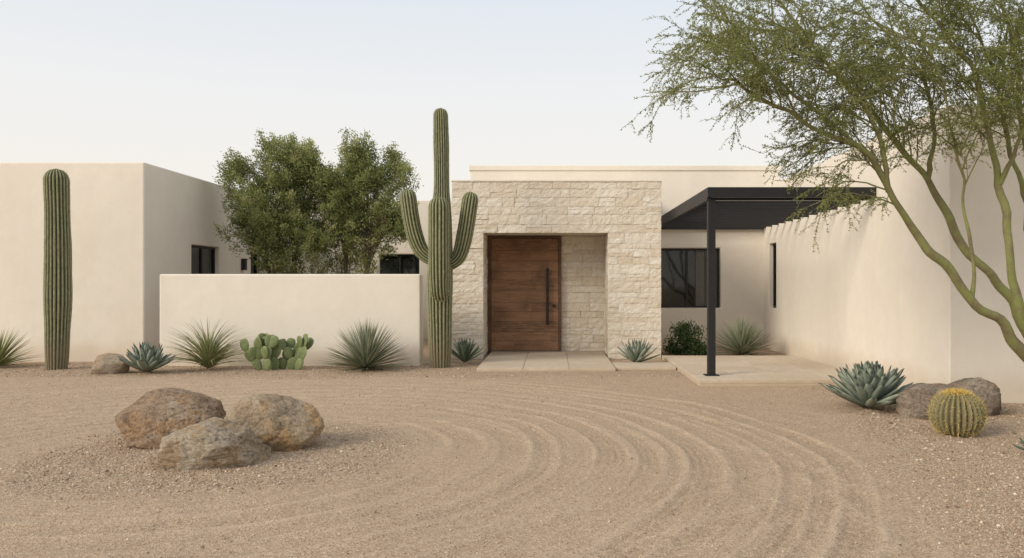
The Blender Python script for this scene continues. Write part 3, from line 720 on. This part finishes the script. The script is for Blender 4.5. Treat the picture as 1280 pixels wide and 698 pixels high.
def palo():
    R=random.Random(21); tb=Tubes(); LC=[];LD=[]
    base=Vector((5.75,8.9,0)); fork=Vector((5.42,8.8,.55))
    tb.add(catmull([base+Vector((.05,0,-.1)),base.lerp(fork,.5),fork],6),.15,.11,12)
    limbs=[([fork,(5.13,8.7,.76),(4.86,8.6,1.07),(4.46,8.5,1.33),(4.12,8.4,1.71),(3.84,8.35,1.96),(3.61,8.3,2.25),(3.42,8.25,2.57),(3.24,8.2,2.81),(2.93,8.15,2.97),(2.51,8.1,3.16),(2.20,8.0,3.30),(1.95,7.9,3.42),(1.75,7.8,3.50)],.068,.011,.48,25),
      ([fork,(5.2,8.9,1.15),(4.94,8.9,1.54),(4.58,8.9,1.9),(4.36,8.9,2.3),(4.18,8.9,2.66),(3.92,8.9,2.97),(3.65,8.9,3.32),(3.31,8.95,3.69),(2.97,9,4.15),(2.65,9,4.56),(2.3,9,4.9)],.066,.011,.5,21),
      ([fork,(5.0,8.6,1.3),(4.86,8.5,1.97),(4.76,8.5,2.56),(4.63,8.5,3.16),(4.52,8.5,3.67),(4.25,8.5,4.1),(3.9,8.5,4.5),(3.5,8.4,4.9)],.058,.011,.46,21),
      ([fork,(5.40,9,1.6),(5.35,9,2.63),(5.27,9,3.6),(5.15,9,4.3),(5.0,9,5.0)],.058,.010,.45,18),
      ([(3.48,8.27,2.45),(3.36,8.2,2.9),(3.16,8.2,3.35),(2.83,8.2,3.76),(2.50,8.1,4.0),(2.15,8.0,4.12)],.030,.008,.25,15),
      ([(4.18,8.9,2.66),(4.2,8.8,3.0),(4.12,8.7,3.4),(4.0,8.6,3.7),(3.6,8.5,4.1),(3.2,8.4,4.5)],.030,.008,.3,13),
      ([(4.46,8.5,1.33),(4.46,8.47,1.6),(4.38,8.44,2.0),(4.33,8.4,2.5),(4.12,8.2,3.0),(3.9,8.0,3.5),(3.6,7.8,3.9)],.025,.007,.5,10),
      ([(3.24,8.2,2.81),(2.8,8.4,3.3),(2.35,8.6,3.75),(2.05,8.7,4.0),(1.85,8.7,4.1)],.024,.006,.15,14),
      ([(4.76,8.5,2.56),(4.90,8.3,3.1),(4.98,8.1,3.6),(4.9,7.9,4.2)],.028,.007,.25,14),
      ([(5.36,8.95,2.3),(5.1,8.9,2.9),(4.95,8.8,3.5),(4.7,8.7,4.1),(4.4,8.6,4.6)],.034,.008,.3,13)]
    def branch(p,d,L,r,droop,seg):
        pts=[p.copy()]; q=p.copy(); d=d.normalized()
        for i in range(seg):
            d=(d+Vector((R.gauss(0,.13),R.gauss(0,.13),R.gauss(0,.13)-droop*(i/seg)))).normalized(); q=q+d*(L/seg); pts.append(q.copy())
        return pts
    def child_dir(t,spread,up):
        a=t.orthogonal().normalized(); b=t.cross(a); th=R.uniform(0,6.28); s=a*math.cos(th)+b*math.sin(th)
        return (t*math.cos(spread)+s*math.sin(spread)+Vector((0,0,up))).normalized()
    def twigleaf(path):
        for a,b in zip(path[:-1],path[1:]):
            l=(b-a).length; m=max(2,int(l/.0085)); d=(b-a).normalized()
            for k in range(m):
                LC.append(tuple(a.lerp(b,R.random()))); LD.append((d.x*.7+R.gauss(0,.7),d.y*.7+R.gauss(0,.7),d.z*.7+R.gauss(0,.6)))
    for pts,r0,r1,start,nb in limbs:
        path=catmull(pts,6); n=len(path)
        for q in range(3,n-1): path[q]=path[q]+Vector((mnoise.noise(path[q]*3.1),mnoise.noise(path[q]*3.1+Vector((5,5,5))),mnoise.noise(path[q]*3.1+Vector((9,2,4)))))*.05
        tb.add(path,r0,r1,9,rf=lambda f:(r0+(r1-r0)*f**.8)*(1+.10*math.sin(f*23)))
        for b in range(nb):
            f=start+(1-start)*(b+R.random())/nb if b<nb-1 else 1.0
            i=min(n-2,int(f*(n-1))); t=(path[i+1]-path[i]).normalized(); p=path[i]
            L2=R.uniform(.55,.95)
            s=branch(p,child_dir(t,R.uniform(.45,1.05),.18),L2,.01,.16,7); tb.add(s,.010,.003,5)
            for k in range(8):
                j=R.randint(1,6); t2=(s[j+1]-s[j]).normalized() if j<7 else t
                s3=branch(s[j],child_dir(t2,R.uniform(.35,.9),.05),R.uniform(.28,.52),.005,.22,5); tb.add(s3,.004,.0018,3)
                twigleaf(s3[1:])
                for m in range(6):
                    j2=R.randint(1,5); t3=(s3[min(j2+1,5)]-s3[min(j2,4)]).normalized()
                    s4=branch(s3[j2],child_dir(t3,R.uniform(.4,.9),-.05),R.uniform(.12,.26),.003,.25,3); tb.add(s4,.0018,.001,3)
                    twigleaf(s4)
    C=np.array(LC); D=np.array(LD); n=len(C); LT=np.clip(rng.normal(.5,.22,n),0,1)
    crown=leaves('crown',C,D,rng.uniform(.016,.032,n),rng.uniform(.007,.012,n),m_leaf_palo,LT)
    trunk=tb.obj('trunk',m_barkp); e=empty('palo_verde_tree',base); adopt(e,trunk,crown); tag(e,'multi-limbed palo verde tree with green bark and feathery leaves','tree')
palo()

# ------------------------------------------------------------------ sky & light
w=bpy.data.worlds.new('World'); scene.world=w; w.use_nodes=True; nt=w.node_tree; bg=nt.nodes['Background']
el,az=math.radians(27),math.radians(234)
sky=nt.nodes.new('ShaderNodeTexSky'); sky.sky_type='NISHITA'; sky.sun_disc=False; sky.sun_elevation=el; sky.sun_rotation=az; sky.dust_density=2; sky.air_density=1
tc=nt.nodes.new('ShaderNodeTexCoord'); sp=nt.nodes.new('ShaderNodeSeparateXYZ'); nt.links.new(tc.outputs['Generated'],sp.inputs[0])
rp=nt.nodes.new('ShaderNodeValToRGB'); cr=rp.color_ramp
st=[(0,(1.0,.93,.84)),(.13,(.985,.945,.885)),(.22,(.945,.94,.93)),(.36,(.81,.87,.935)),(1,(.82,.85,.89))]
while len(cr.elements)<len(st): cr.elements.new(.5)
for e_,(p_,c_) in zip(cr.elements,st): e_.position=p_; e_.color=(*c_,1)
nt.links.new(sp.outputs[2],rp.inputs[0])
mu=nt.nodes.new('ShaderNodeVectorMath'); mu.operation='SCALE'; mu.inputs['Scale'].default_value=10.0; nt.links.new(rp.outputs[0],mu.inputs[0])
mx=nt.nodes.new('ShaderNodeMix'); mx.data_type='RGBA'; mx.inputs[0].default_value=.9; nt.links.new(sky.outputs[0],mx.inputs[6]); nt.links.new(mu.outputs[0],mx.inputs[7])
nt.links.new(mx.outputs[2],bg.inputs[0]); bg.inputs[1].default_value=.1
sd=Vector((math.sin(az)*math.cos(el),math.cos(az)*math.cos(el),math.sin(el)))
sl_=bpy.data.lights.new('sun','SUN'); sl_.energy=2.5; sl_.angle=math.radians(22); sl_.color=(1,.89,.74)
so=link(bpy.data.objects.new('sun',sl_)); so.rotation_euler=(-sd).to_track_quat('-Z','Y').to_euler()
cam=bpy.data.cameras.new('camera'); co=link(bpy.data.objects.new('camera',cam)); co.location=(0,0,1.5); co.rotation_euler=(math.pi/2,0,0)
cam.sensor_width=36; cam.lens=28.125; cam.shift_x=-50/1280; cam.shift_y=6/1280; cam.clip_end=2000; scene.camera=co
